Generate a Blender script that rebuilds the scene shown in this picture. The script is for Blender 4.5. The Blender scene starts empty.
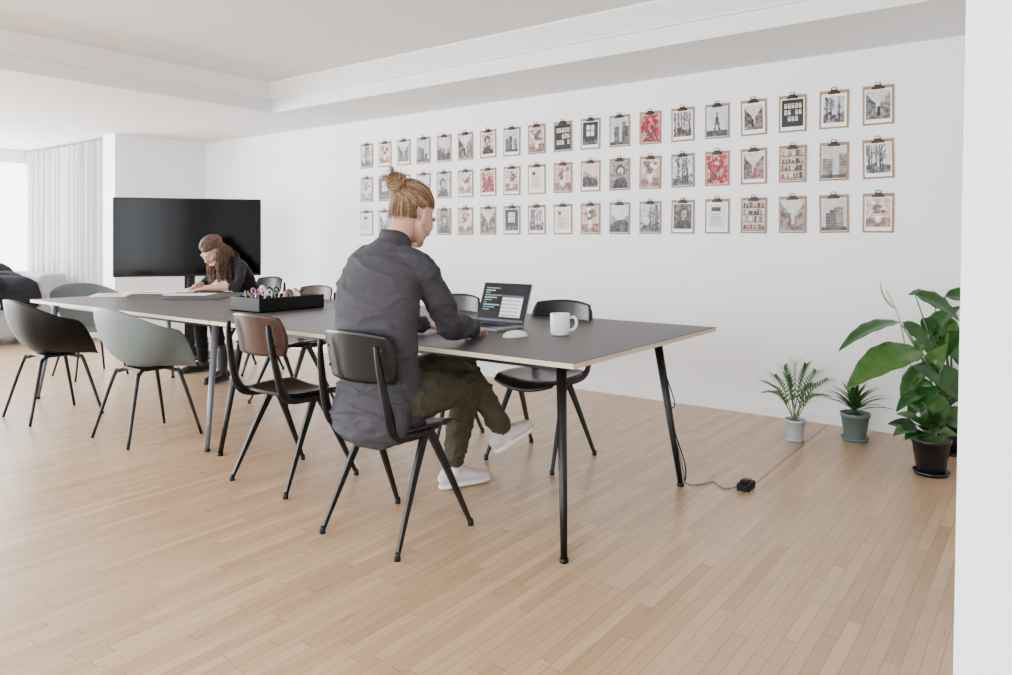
import bpy, bmesh, math, random
import numpy as np
from mathutils import Vector, Matrix, noise
from mathutils.bvhtree import BVHTree
random.seed(7)
V = Vector
H = 1.2; F = 735.0
def P(px, py, d):
    """photo measurement (pixel + depth) -> room coordinates, used to survey object positions"""
    r = (px-506)*d/F
    return V((-0.6*d+0.8*r, 0.8*d+0.6*r, H-(py-240)*d/F))
def lin(c):
    c = c/255.0
    return c/12.92 if c <= 0.04045 else ((c+0.055)/1.055)**2.4
def L3(rgb): return (lin(rgb[0]), lin(rgb[1]), lin(rgb[2]), 1.0)

# ------------------------------------------------------------ materials
def mat(name, rgb, rough=0.5, metal=0.0, var=0.08, scale=12.0, bump=0.0, bscale=60.0, spec=0.5,
        stretch=None, coat=0.0, attr=None, emit=0.0, sss=0.0):
    m = bpy.data.materials.new(name); m.use_nodes = True
    nt = m.node_tree; N = nt.nodes; Lk = nt.links
    b = N['Principled BSDF']
    b.inputs['Roughness'].default_value = rough
    b.inputs['Metallic'].default_value = metal
    b.inputs['Specular IOR Level'].default_value = spec
    b.inputs['Coat Weight'].default_value = coat
    tc = N.new('ShaderNodeTexCoord'); mp = N.new('ShaderNodeMapping')
    Lk.new(tc.outputs['Object'], mp.inputs['Vector'])
    if stretch: mp.inputs['Scale'].default_value = stretch
    if attr:
        a = N.new('ShaderNodeAttribute'); a.attribute_name = attr
        Lk.new(a.outputs['Color'], b.inputs['Base Color'])
        if emit:
            Lk.new(a.outputs['Color'], b.inputs['Emission Color'])
            b.inputs['Emission Strength'].default_value = emit
    else:
        nz = N.new('ShaderNodeTexNoise'); nz.inputs['Scale'].default_value = scale
        nz.inputs['Detail'].default_value = 4
        Lk.new(mp.outputs['Vector'], nz.inputs['Vector'])
        cr = N.new('ShaderNodeValToRGB')
        c = L3(rgb)
        cr.color_ramp.elements[0].position = 0.3; cr.color_ramp.elements[1].position = 0.7
        cr.color_ramp.elements[0].color = tuple([x*(1-var) for x in c[:3]]+[1])
        cr.color_ramp.elements[1].color = tuple([min(1, x*(1+var)) for x in c[:3]]+[1])
        Lk.new(nz.outputs['Fac'], cr.inputs['Fac']); Lk.new(cr.outputs['Color'], b.inputs['Base Color'])
    if bump:
        n2 = N.new('ShaderNodeTexNoise'); n2.inputs['Scale'].default_value = bscale
        n2.inputs['Detail'].default_value = 3
        Lk.new(mp.outputs['Vector'], n2.inputs['Vector'])
        bp = N.new('ShaderNodeBump'); bp.inputs['Strength'].default_value = bump
        bp.inputs['Distance'].default_value = 0.01
        Lk.new(n2.outputs['Fac'], bp.inputs['Height']); Lk.new(bp.outputs['Normal'], b.inputs['Normal'])
    if sss:
        b.inputs['Subsurface Weight'].default_value = sss
        b.inputs['Subsurface Radius'].default_value = (0.02, 0.008, 0.004)
        b.inputs['Subsurface Scale'].default_value = 0.3
    return m

def floor_mat():
    m = bpy.data.materials.new('oak_strip_floor'); m.use_nodes = True
    nt = m.node_tree; N = nt.nodes; Lk = nt.links; b = N['Principled BSDF']
    tc = N.new('ShaderNodeTexCoord'); sp = N.new('ShaderNodeSeparateXYZ')
    Lk.new(tc.outputs['Object'], sp.inputs[0])
    def M(op, a, c=None, d=None):
        n = N.new('ShaderNodeMath'); n.operation = op
        for i, x in enumerate((a, c, d)):
            if x is None: continue
            if isinstance(x, (int, float)): n.inputs[i].default_value = x
            else: Lk.new(x, n.inputs[i])
        return n.outputs[0]
    W = 0.044; Ln = 0.62
    xs = M('DIVIDE', sp.outputs['X'], W)
    row = M('FLOOR', xs)
    fx = M('FRACT', xs)
    wn = N.new('ShaderNodeTexWhiteNoise'); wn.noise_dimensions = '1D'; Lk.new(row, wn.inputs['W'])
    ys = M('ADD', M('DIVIDE', sp.outputs['Y'], Ln), M('MULTIPLY', wn.outputs['Value'], 7.0))
    col = M('FLOOR', ys); fy = M('FRACT', ys)
    cb = N.new('ShaderNodeCombineXYZ'); Lk.new(row, cb.inputs[0]); Lk.new(col, cb.inputs[1])
    w2 = N.new('ShaderNodeTexWhiteNoise'); w2.noise_dimensions = '3D'; Lk.new(cb.outputs[0], w2.inputs['Vector'])
    cr = N.new('ShaderNodeValToRGB')
    e = cr.color_ramp.elements
    e[0].position = 0; e[0].color = L3((170, 139, 107))
    e[1].position = 1; e[1].color = L3((193, 164, 131))
    k = e.new(0.3); k.color = L3((178, 148, 115))
    k = e.new(0.7); k.color = L3((185, 155, 122))
    Lk.new(w2.outputs['Value'], cr.inputs['Fac'])
    # grain
    mp = N.new('ShaderNodeMapping'); mp.inputs['Scale'].default_value = (60, 3, 1)
    ad = N.new('ShaderNodeVectorMath'); ad.operation = 'ADD'
    Lk.new(tc.outputs['Object'], ad.inputs[0]); Lk.new(w2.outputs['Color'], ad.inputs[1])
    Lk.new(ad.outputs[0], mp.inputs['Vector'])
    nz = N.new('ShaderNodeTexNoise'); nz.inputs['Scale'].default_value = 1.5; nz.inputs['Detail'].default_value = 5
    Lk.new(mp.outputs[0], nz.inputs['Vector'])
    g = M('MULTIPLY_ADD', nz.outputs['Fac'], 0.5, 0.75)
    # gaps
    ex = M('MINIMUM', fx, M('SUBTRACT', 1.0, fx))
    ey = M('MINIMUM', fy, M('SUBTRACT', 1.0, fy))
    gx = M('LESS_THAN', ex, 0.026); gy = M('LESS_THAN', ey, 0.003)
    gap = M('MAXIMUM', gx, gy)
    # wide expansion seam
    sx = M('LESS_THAN', M('ABSOLUTE', M('ADD', sp.outputs['X'], 1.19)), 0.006)
    sx = M('MULTIPLY', sx, M('GREATER_THAN', sp.outputs['Y'], 3.5))
    mul = N.new('ShaderNodeMix'); mul.data_type = 'RGBA'; mul.blend_type = 'MULTIPLY'
    mul.inputs['Factor'].default_value = 1.0
    Lk.new(cr.outputs['Color'], mul.inputs['A'])
    cg = N.new('ShaderNodeCombineColor')
    for i in range(3): Lk.new(g, cg.inputs[i])
    Lk.new(cg.outputs[0], mul.inputs['B'])
    mx = N.new('ShaderNodeMix'); mx.data_type = 'RGBA'
    Lk.new(M('MAXIMUM', M('MULTIPLY', gap, 0.55), M('MULTIPLY', sx, 0.75)), mx.inputs['Factor'])
    Lk.new(mul.outputs['Result'], mx.inputs['A']); mx.inputs['B'].default_value = L3((95, 68, 46))
    Lk.new(mx.outputs['Result'], b.inputs['Base Color'])
    Lk.new(M('MULTIPLY_ADD', nz.outputs['Fac'], 0.2, 0.22), b.inputs['Roughness'])
    b.inputs['Specular IOR Level'].default_value = 0.5
    bp = N.new('ShaderNodeBump'); bp.inputs['Strength'].default_value = 0.25; bp.inputs['Distance'].default_value = 0.002
    Lk.new(M('SUBTRACT', 1.0, gap), bp.inputs['Height']); Lk.new(bp.outputs[0], b.inputs['Normal'])
    return m

# ------------------------------------------------------------ mesh builder
def catmull(pts, sub):
    if sub <= 1 or len(pts) < 3: return pts
    pts = [np.array(p, float) for p in pts]
    out = []
    n = len(pts)
    for i in range(n-1):
        p0 = pts[max(i-1, 0)]; p1 = pts[i]; p2 = pts[i+1]; p3 = pts[min(i+2, n-1)]
        for k in range(sub):
            t = k/sub
            out.append(0.5*((2*p1)+(-p0+p2)*t+(2*p0-5*p1+4*p2-p3)*t*t+(-p0+3*p1-3*p2+p3)*t**3))
    out.append(pts[-1])
    return out
class MB:
    def __init__(s): s.v = []; s.f = []; s.m = []; s.c = []; s.s = []
    def face(s, idx, m=0, c=None, sm=True):
        s.f.append(tuple(idx)); s.m.append(m); s.c.append(c); s.s.append(sm)
    def tube(s, pts, rads, n=10, side=None, m=0, sub=4, cap='round', T=None):
        rr = [r if isinstance(r, (tuple, list)) else (r, r) for r in rads]
        data = [tuple(p)+tuple(r) for p, r in zip(pts, rr)]
        data = catmull(data, sub)
        C = [V(d[:3]) for d in data]; R = [(max(1e-5, d[3]), max(1e-5, d[4])) for d in data]
        k = len(C)
        prevN = None
        frames = []
        for i in range(k):
            t = (C[min(i+1, k-1)]-C[max(i-1, 0)])
            if t.length < 1e-9: t = V((0, 0, 1))
            t.normalize()
            if side is not None:
                nn = V(side)-t*t.dot(V(side))
            elif prevN is None:
                a = V((0, 0, 1)) if abs(t.z) < 0.9 else V((1, 0, 0))
                nn = a-t*t.dot(a)
            else:
                nn = prevN-t*t.dot(prevN)
            if nn.length < 1e-6: nn = t.orthogonal()
            nn.normalize(); prevN = nn
            frames.append((t, nn, t.cross(nn)))
        rings = []
        seq = []
        if cap == 'round':
            t, a, b = frames[0]; r = min(R[0])
            for ph in (65, 35):
                q = math.radians(ph)
                seq.append((C[0]-t*r*math.sin(q), R[0][0]*math.cos(q), R[0][1]*math.cos(q), a, b))
        for i in range(k):
            t, a, b = frames[i]; seq.append((C[i], R[i][0], R[i][1], a, b))
        if cap == 'round':
            t, a, b = frames[-1]; r = min(R[-1])
            for ph in (35, 65):
                q = math.radians(ph)
                seq.append((C[-1]+t*r*math.sin(q), R[-1][0]*math.cos(q), R[-1][1]*math.cos(q), a, b))
        off = math.pi/n if n == 4 else 0
        for (c, ra, rb, a, b) in seq:
            st = len(s.v)
            for j in range(n):
                th = 2*math.pi*j/n+off
                s.v.append(c+a*ra*math.cos(th)+b*rb*math.sin(th))
            rings.append(st)
        for i in range(len(rings)-1):
            A = rings[i]; B = rings[i+1]
            for j in range(n):
                s.face((A+j, A+(j+1) % n, B+(j+1) % n, B+j), m, sm=(n > 4))
        s.face([rings[0]+j for j in range(n)][::-1], m, sm=(n > 4 and cap == 'round'))
        s.face([rings[-1]+j for j in range(n)], m, sm=(n > 4 and cap == 'round'))
    def ell(s, c, r, m=0, M=None, n=16, k=10):
        c = V(c); st = len(s.v)
        if M is None: M = Matrix.Identity(3)
        if isinstance(r, (int, float)): r = (r, r, r)
        for i in range(1, k):
            ph = math.pi*i/k
            for j in range(n):
                th = 2*math.pi*j/n
                s.v.append(c+M@V((r[0]*math.sin(ph)*math.cos(th), r[1]*math.sin(ph)*math.sin(th), r[2]*math.cos(ph))))
        top = len(s.v); s.v.append(c+M@V((0, 0, r[2]))); bot = len(s.v); s.v.append(c-M@V((0, 0, r[2])))
        for i in range(k-2):
            for j in range(n):
                a = st+i*n+j; b = st+i*n+(j+1) % n
                s.face((a, a+n, b+n, b), m)
        for j in range(n):
            s.face((top, st+j, st+(j+1) % n), m)
            q = st+(k-2)*n
            s.face((bot, q+(j+1) % n, q+j), m)
    def box(s, lo, hi, m=0, M=None, c=None, bev=0.0):
        x0, y0, z0 = lo; x1, y1, z1 = hi
        if bev <= 0:
            st = len(s.v)
            for x in (x0, x1):
                for y in (y0, y1):
                    for z in (z0, z1):
                        p = V((x, y, z)); s.v.append(M@p if M else p)
            for q in ((0, 1, 3, 2), (4, 6, 7, 5), (0, 4, 5, 1), (2, 3, 7, 6), (0, 2, 6, 4), (1, 5, 7, 3)):
                s.face([st+i for i in q], m, c, False)
        else:
            bm = bmesh.new()
            bmesh.ops.create_cube(bm, size=1)
            for v in bm.verts:
                v.co = V(((x0+x1)/2+v.co.x*(x1-x0), (y0+y1)/2+v.co.y*(y1-y0), (z0+z1)/2+v.co.z*(z1-z0)))
            bmesh.ops.bevel(bm, geom=list(bm.edges), offset=bev, segments=3, affect='EDGES', profile=0.6)
            st = len(s.v); bm.verts.ensure_lookup_table()
            for v in bm.verts: s.v.append(M@v.co if M else v.co.copy())
            for f in bm.faces: s.face([st+v.index for v in f.verts], m, c, False)
            bm.free()
    def grid(s, fn, nu, nv, m=0, th=0.0, closed_u=False, sm=True, cfn=None):
        pts = [[V(fn(i/nu, j/nv)) for j in range(nv+1)] for i in range(nu+(0 if closed_u else 1))]
        nu1 = len(pts)
        def idx(st, i, j): return st+(i % nu1)*(nv+1)+j
        st = len(s.v)
        for row in pts: s.v.extend(row)
        for i in range(nu):
            for j in range(nv):
                s.face((idx(st, i, j), idx(st, i+1, j), idx(st, i+1, j+1), idx(st, i, j+1)), m,
                       cfn(i, j) if cfn else None, sm)
        if th:
            st2 = len(s.v)
            for i in range(nu1):
                for j in range(nv+1):
                    if closed_u: du = pts[(i+1) % nu1][j]-pts[(i-1) % nu1][j]
                    else: du = pts[min(i+1, nu1-1)][j]-pts[max(i-1, 0)][j]
                    dv = pts[i][min(j+1, nv)]-pts[i][max(j-1, 0)]
                    nn = du.cross(dv)
                    if nn.length < 1e-10:
                        jj = min(j+1, nv)
                        if closed_u: du = pts[(i+1) % nu1][jj]-pts[(i-1) % nu1][jj]
                        nn = du.cross(dv)
                    if nn.length > 1e-12: nn.normalize()
                    s.v.append(pts[i][j]-nn*th)
            for i in range(nu):
                for j in range(nv):
                    s.face((idx(st2, i, j+1), idx(st2, i+1, j+1), idx(st2, i+1, j), idx(st2, i, j)), m, None, sm)
            for i in range(nu):
                s.face((idx(st, i, nv), idx(st, i+1, nv), idx(st2, i+1, nv), idx(st2, i, nv)), m, None, False)
                if not closed_u:
                    s.face((idx(st, i+1, 0), idx(st, i, 0), idx(st2, i, 0), idx(st2, i+1, 0)), m, None, False)
            if not closed_u:
                for j in range(nv):
                    s.face((idx(st, 0, j), idx(st, 0, j+1), idx(st2, 0, j+1), idx(st2, 0, j)), m, None, False)
                    s.face((idx(st, nu, j+1), idx(st, nu, j), idx(st2, nu, j), idx(st2, nu, j+1)), m, None, False)
    def lathe(s, prof, c, m=0, n=28, M=None):
        st = len(s.v); c = V(c)
        for (r, z) in prof:
            for j in range(n):
                th = 2*math.pi*j/n
                p = V((max(r, 1e-4)*math.cos(th), max(r, 1e-4)*math.sin(th), z))
                s.v.append(c+(M@p if M else p))
        for i in range(len(prof)-1):
            for j in range(n):
                a = st+i*n+j; b = st+i*n+(j+1) % n
                s.face((a, b, b+n, a+n), m)
    def poly(s, pts, m=0, c=None, sm=False):
        st = len(s.v); s.v.extend([V(p) for p in pts]); s.face(range(st, st+len(pts)), m, c, sm)
    def prism(s, poly2d, axis, a, b, m=0):
        def mk(t, p): return V((t, p[0], p[1])) if axis == 'x' else V((p[0], t, p[1]))
        n = len(poly2d); st = len(s.v)
        for t in (a, b):
            for p in poly2d: s.v.append(mk(t, p))
        for i in range(n):
            s.face((st+i, st+(i+1) % n, st+n+(i+1) % n, st+n+i), m, None, False)
        s.face(range(st, st+n), m, None, False); s.face(range(st+n, st+2*n), m, None, False)
    def mesh(s, name):
        me = bpy.data.meshes.new(name)
        me.from_pydata([tuple(v) for v in s.v], [], s.f)
        me.polygons.foreach_set('material_index', s.m)
        me.polygons.foreach_set('use_smooth', s.s)
        if any(c is not None for c in s.c):
            ca = me.color_attributes.new('Col', 'FLOAT_COLOR', 'CORNER')
            arr = []
            for f, c in zip(s.f, s.c):
                cc = c if c is not None else (0.8, 0.8, 0.8, 1)
                arr.extend(list(cc)*len(f))
            ca.data.foreach_set('color', arr)
        me.update()
        return me
    def merge(s, o):
        st = len(s.v); s.v.extend(o.v)
        for f, m, c, q in zip(o.f, o.m, o.c, o.s):
            s.face([i+st for i in f], m, c, q)
    def build(s, name, mats, loc=None, rot=0.0, fixn=True, recenter=True):
        if loc is None and recenter and s.v:
            xs = [v[0] for v in s.v]; ys = [v[1] for v in s.v]; zs = [v[2] for v in s.v]
            o = V(((min(xs)+max(xs))/2, (min(ys)+max(ys))/2, min(zs)))
            s.v = [V(v)-o for v in s.v]; loc = o
        me = s.mesh(name)
        if fixn:
            bm = bmesh.new(); bm.from_mesh(me)
            bmesh.ops.recalc_face_normals(bm, faces=bm.faces); bm.to_mesh(me); bm.free()
        for x in mats: me.materials.append(x)
        ob = bpy.data.objects.new(name, me)
        bpy.context.scene.collection.objects.link(ob)
        if loc is not None: ob.location = loc
        ob.rotation_euler = (0, 0, rot)
        return ob

def remeshed(mb, voxel=0.005, smooth=5, fold=None):
    """union of closed primitives -> ONE continuous surface, returned as MB"""
    me = mb.mesh('tmp')
    bm = bmesh.new(); bm.from_mesh(me); bmesh.ops.recalc_face_normals(bm, faces=bm.faces); bm.to_mesh(me)
    bvh = BVHTree.FromBMesh(bm); bm.faces.ensure_lookup_table()
    srcm = [f.material_index for f in bm.faces]
    bm.free()
    ob = bpy.data.objects.new('tmp', me); bpy.context.scene.collection.objects.link(ob)
    md = ob.modifiers.new('r', 'REMESH'); md.mode = 'VOXEL'; md.voxel_size = voxel; md.use_smooth_shade = True
    if smooth:
        sm = ob.modifiers.new('s', 'SMOOTH'); sm.factor = 0.5; sm.iterations = smooth
    dg = bpy.context.evaluated_depsgraph_get()
    ev = ob.evaluated_get(dg); m2 = bpy.data.meshes.new_from_object(ev)
    out = MB()
    out.v = [v.co.copy() for v in m2.vertices]
    nrm = [v.normal.copy() for v in m2.vertices]
    for p in m2.polygons:
        loc, n, i, d = bvh.find_nearest(p.center)
        out.face(tuple(p.vertices), srcm[i])
    if fold:
        vm = [0]*len(out.v)
        for f, m in zip(out.f, out.m):
            for i in f: vm[i] = m
        for i, co in enumerate(out.v):
            out.v[i] = co+nrm[i]*fold(co, vm[i])
    bpy.data.objects.remove(ob); bpy.data.meshes.remove(me); bpy.data.meshes.remove(m2)
    return out

# ------------------------------------------------------------ common materials
M_wall = mat('white_wall_paint', (240, 240, 242), 0.75, var=0.01, scale=2, bump=0.03, bscale=150)
M_ceil = mat('white_ceiling_paint', (230, 229, 228), 0.8, var=0.01, scale=2)
M_trim = mat('white_trim_paint', (236, 236, 236), 0.5, var=0.01)
M_blackmetal = mat('black_powder_coat', (10, 10, 11), 0.42, var=0.05, spec=.35)
M_blackwood = mat('black_stained_plywood', (10, 10, 10), 0.35, var=0.15, stretch=(1, 1, 8), spec=.3)
M_walnut = mat('walnut_plywood', (58, 37, 26), 0.4, var=0.3, scale=9, stretch=(6, 1, 1), spec=.25)
M_ply = mat('birch_plywood_edge', (206, 186, 162), 0.5, var=0.12, scale=20, stretch=(1, 1, 20))
M_lino = mat('charcoal_linoleum', (64, 61, 61), 0.45, var=0.04, scale=3, spec=.4)
M_greyplastic = mat('grey_green_plastic', (100, 110, 108), 0.5, var=0.02, spec=.3)
M_blackplastic = mat('black_plastic', (8, 8, 10), 0.5, var=0.03, spec=.2)
M_steelgrey = mat('grey_steel', (100, 105, 114), 0.4, metal=0.3)
M_whitecer = mat('white_ceramic', (240, 240, 240), 0.2, var=0.01)
M_white = mat('white_plastic', (238, 238, 240), 0.3, var=0.01)
M_paper = mat('paper', (238, 237, 235), 0.7, var=0.02)

# ------------------------------------------------------------ room shell
XL, XR, YB, YW = -11.2, 1.6, -3.2, 5.1
b = MB(); b.box((XL-0.2, YB-0.2, -0.1), (XR+0.2, YW+0.2, 0)); fl = b.build('floor', [floor_mat()], loc=V((0, 0, 0)))
b = MB(); b.box((XL-.2, YW, 0), (XR+.2, YW+.15, 2.9)); b.build('wall_back', [M_wall])
b = MB(); b.box((XR, YB, 0), (XR+.15, YW, 2.9)); b.build('wall_right', [M_wall])
b = MB(); b.box((-8.82, 4.0, 0), (-8.535, YW-.001, 2.41)); b.build('wall_partition', [M_wall])
b = MB(); b.box((-0.124, 1.171, 0), (XR-.001, 1.33, 2.655))
for v in b.v:
    if v.x < 0: v.x += .0165*v.z      # jamb slightly out of plumb, as in the photo
b.build('wall_doorway', [mat('doorway_paint', (236, 243, 246), .6, var=.01)])
# left window wall
b = MB()
b.box((XL-.15, YB, 0), (XL, YW, 0.12)); b.box((XL-.15, YB, 2.3), (XL, YW, 2.9))
for y0, y1 in ((YB, -2.6), (4.15, YW)): b.box((XL-.15, y0, .12), (XL, y1, 2.3))
b.build('wall_left', [M_wall])
k = 0
for y in (-2.6, -1.25, 0.1, 1.45, 2.8):
    k += 1
    b = MB(); y1 = y+1.35
    for lo, hi in (((XL-.1, y, .12), (XL-.04, y+.05, 2.3)), ((XL-.1, y1-.05, .12), (XL-.04, y1, 2.3)),
                   ((XL-.1, y+.05, .12), (XL-.04, y1-.05, .18)), ((XL-.1, y+.05, 2.24), (XL-.04, y1-.05, 2.3))):
        b.box(lo, hi)
    b.build('window_%d' % k, [M_trim])
# camera-side window wall
b = MB()
b.box((XL, YB-.15, 0), (XR, YB, 0.5)); b.box((XL, YB-.15, 2.45), (XR, YB, 2.9))
for x0, x1 in ((XL, -10.4), (-6.6, -6.2), (-2.4, -2.0), (1.0, XR)): b.box((x0, YB-.15, .5), (x1, YB, 2.45))
b.build('wall_front', [M_wall])
for x0, x1 in ((-10.4, -6.6), (-6.2, -2.4), (-2.0, 1.0)):
    k += 1; b = MB()
    n = 3
    for i in range(n+1):
        xx = x0+(x1-x0)*i/n; b.box((max(x0, xx-.03), YB-.1, .5), (min(x1, xx+.03), YB-.05, 2.45))
    b.build('window_%d' % k, [M_trim])
# ceiling with tray and soffit
CZ = 2.66
b = MB()
b.box((XL-.2, YB-.2, CZ), (XR+.2, YW+.2, CZ+.1))
b.box((XL, 4.26, 2.41), (XR, YW, CZ))
b.box((XL, YB, 2.41), (-5.98, 4.26, CZ))
b.build('ceiling', [M_ceil])
b = MB()
prof = [(0, 2.525), (.028, 2.525), (.028, 2.535), (.135, CZ-.012), (.135, CZ), (0, CZ)]
b.prism([(4.26-p, z) for p, z in prof], 'x', -5.98, XR, 0)
b.prism([(-5.98+p, z) for p, z in prof], 'y', YB, 4.26, 0)
b.build('trim_1', [M_trim])
b = MB(); b.box((-8.53, YW-.014, 0), (XR-.01, YW-.001, .055)); b.build('baseboard_back', [M_trim])
b = MB(); b.box((-8.534, 4.0, 0), (-8.522, YW-.02, .055)); b.build('baseboard_partition', [M_trim])

# curtains
def curtain(x0, x1, y, name):
    b = MB()
    def fn(u, v):
        x = x0+(x1-x0)*u
        a = 0.035+0.015*math.sin(u*9)
        return (x+0.02*math.sin(u*40+v*2), y+a*math.sin(u*2*math.pi*15+0.6*math.sin(u*21)+v*.5), 0.03+2.35*v)
    b.grid(fn, 260, 14)
    return b.build(name, [M_curt], fixn=False)
M_curt = mat('sheer_curtain', (182, 184, 188), 0.9, var=0.03, scale=30)
curtain(-8.95, -11.1, 4.08, 'curtain')

# sofa with dark throw
b = MB()
b.box((-10.7, 2.5, .08), (-9.5, 3.85, .42), 0, bev=.05)
b.box((-10.75, 3.6, .3), (-9.5, 3.9, .8), 0, bev=.06)
b.box((-10.8, 2.45, .1), (-10.55, 3.9, .62), 0, bev=.05)
for x in (-10.65, -9.6):
    for y in (2.6, 3.75): b.tube([(x, y, 0), (x, y, .1)], [.02, .025], m=2, sub=1)
q = MB()
for i in range(9):
    t = i/8
    q.ell((-10.55+1.05*t, 3.15+.25*math.sin(i*2.1), .62+.1*math.sin(i*1.7)), (.26, .3, .2+.05*math.cos(i)), 1)
q = remeshed(q, .03, 6, lambda c, m: .03*noise.noise(c*6))
b.merge(q)
b.box((-9.75, 2.7, .42), (-9.45, 3.2, .62), 3, bev=.05)
b.build('sofa_with_throw', [mat('sofa_fabric', (150, 148, 147), .9, bump=.1), mat('charcoal_throw', (36, 35, 39), .95, var=.15, bump=.2, spec=.1), M_blackmetal, mat('pale_cushion', (190, 180, 178), .9)])

# tv on floor stand
tvL = P(113, 240, 7.3); tvR = P(261, 240, 7.72)
dx = (tvR-tvL); w = V((dx.x, dx.y, 0)).length; ang = math.atan2(dx.y, dx.x)
b = MB(); hw = w/2
b.box((-hw, -.02, .83), (hw, .03, 1.625), 0, bev=.006)
b.box((-hw+.012, -.0215, .852), (hw-.012, -.0195, 1.613), 1)
b.box((-.3, .03, 1.0), (.3, .06, 1.4), 0, bev=.005)
b.box((-.05, .05, .03), (.05, .09, 1.35), 0, bev=.005)
b.box((-.45, -.2, 0), (.45, .3, .02), 0, bev=.005)
b.box((-.07, .03, .02), (.07, .1, .1), 0, bev=.005)
b.build('television', [M_blackplastic, mat('tv_glass', (2, 2, 3), .10, var=.02, spec=.12)], loc=V(((tvL.x+tvR.x)/2, (tvL.y+tvR.y)/2, 0)), rot=ang)

# ------------------------------------------------------------ tables
def table(name, x0, x1, legmat):
    b = MB(); y0, y1 = 2.29, 3.69
    zt = .75
    b.box((x0, y0, zt-.022), (x1, y1, zt-.003), 1, bev=.001)
    b.box((x0+.0015, y0+.0015, zt-.003), (x1-.0015, y1-.0015, zt), 0)
    for y in (y0+.13, y1-.13-.03):
        b.box((x0+.13, y, zt-.062), (x1-.13, y+.03, zt-.022), 2, bev=.003)
    for x in (x0+.12, x1-.15):
        b.box((x, y0+.13, zt-.0615), (x+.03, y1-.13, zt-.0225), 2, bev=.003)
    for sx, xf in ((1, x0+.06), (-1, x1-.06)):
        for yf, yt in ((2.32, 2.42), (3.38, 3.28)):
            xt = xf+sx*.076
            b.tube([(xf, yf, .012), (xf+sx*.02, yf+(yt-yf)*.27, .2), (xt, yt, zt-.035)], [(.013, .013), (.0155, .0155), (.021, .021)], n=16, sub=1, m=3, cap='flat')
            b.tube([(xf, yf, 0), (xf, yf, .016)], [.017, .017], n=14, sub=1, m=2, cap='flat')
            b.box((xt-.035, yt-.035, zt-.034), (xt+.035, yt+.035, zt-.0222), 2, bev=.002)
    return b.build(name, [M_lino, M_ply, M_blackmetal, legmat])
table('conference_table', -3.79, -1.41, M_blackmetal)
table('conference_table', -6.22, -3.80, M_steelgrey)

# ------------------------------------------------------------ chairs
def squ(u, v, a=.45):
    return u*math.sqrt(1-a*v*v/2), v*math.sqrt(1-a*u*u/2)
def ply_chair(loc, rot, mback, mseat):
    b = MB()
    for s in (-1, 1):
        for fy in (-.215, .215):
            y0 = .012 if fy > 0 else -.012
            b.tube([(s*.168, y0, .435), (s*.185, fy*.42, .28), (s*.215, fy, .012)],
                   [(.011, .026), (.0105, .020), (.009, .011)], n=4, side=(1, 0, 0), m=0, sub=2, cap='flat')
            b.tube([(s*.215, fy, 0), (s*.215, fy, .02)], [.013, .013], n=10, sub=1, m=0)
        b.tube([(s*.168, .03, .432), (s*.172, -.13, .436), (s*.18, -.2, .475), (s*.178, -.235, .58), (s*.168, -.262, .72), (s*.16, -.27, .80)],
               [(.008, .02), (.009, .022), (.009, .024), (.009, .021), (.007, .017), (.006, .012)], n=6, side=(1, 0, 0), m=0, sub=4)
        b.tube([(s*.14, .12, .440), (s*.168, .0, .43)], [.009, .012], n=8, sub=1, m=0)
    b.tube([(-.17, .0, .428), (.17, .0, .428)], [.013, .013], n=10, sub=1, m=0)
    b.tube([(-.15, .13, .438), (.15, .13, .438)], [.009, .009], n=10, sub=1, m=0)
    def seat(u, v):
        U, W = u*2-1, v*2-1
        x, y = squ(U, W, .5)
        wd = .205+.012*y
        z = .456+.014*x*x-.012*(1-x*x)*(1-y*y)
        if y > .55: z -= .05*((y-.55)/.45)**2
        if y < -.6: z += .02*((-.6-y)/.4)**2
        return (x*wd, y*.205+.005, z)
    b.grid(seat, 22, 22, m=2, th=.011)
    def back(u, v):
        U, W = u*2-1, v*2-1
        x, z = squ(U, W, .4)
        return (x*.198, -.262+.062*x*x-.022*z+.01, .752+z*.102-.008*x*x)
    b.grid(back, 22, 14, m=1, th=-.010)
    for s in (-1, 1):
        for z in (.70, .78): b.ell((s*.152, -.248-.01*(z-.7)*8+.02, z), (.007, .004, .007), 0, n=8, k=6)
    return b.build('dining_chair', [M_blackmetal, mback, mseat], loc=V(loc), rot=rot)
def shell_chair(loc, rot, ms):
    b = MB()
    def sh(u, v):
        th = 2*math.pi*u
        bk = (1-math.cos(th))/2
        f = math.sin(math.pi/2*v)**.95; g = (1-math.cos(math.pi/2*v))**1.1
        q = max(0, min(1, (bk-.10)/.42)); q = q*q*(3-2*q)
        Hh = .25*q+.125*max(0, (bk-.5)/.5)**1.2
        if bk < .2: Hh -= .025*(1-bk/.2)
        rx = .292+.012*g*math.sin(th)**2; ry = .25
        cx, cy = math.sin(th), math.cos(th)
        e = .80
        x = rx*f*math.copysign(abs(cx)**e, cx); y = ry*f*math.copysign(abs(cy)**e, cy)
        y += -.012*g*bk
        return (x, y, .435+Hh*g+.012*(v**2)*(1-g))
    b.grid(sh, 72, 24, m=0, th=.008, closed_u=True)
    for sx in (-1, 1):
        for sy in (-1, 1):
            b.tube([(sx*.06, sy*.05, .424), (sx*.12, sy*.11, .405), (sx*.145, sy*.135, .37), (sx*.22, sy*.225, 0.004)], [.010, .012, .012, .009], n=12, m=1, sub=4, cap='flat')
    b.box((-.11, -.1, .415), (.11, .1, .434), 1, bev=.006)
    return b.build('shell_armchair', [ms, M_blackmetal], loc=V(loc), rot=rot)
ply_chair((-2.19, 2.17, 0), 0, M_blackwood, M_blackwood)
ply_chair((-3.08, 2.33, 0), 0, M_walnut, M_blackwood)
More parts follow.
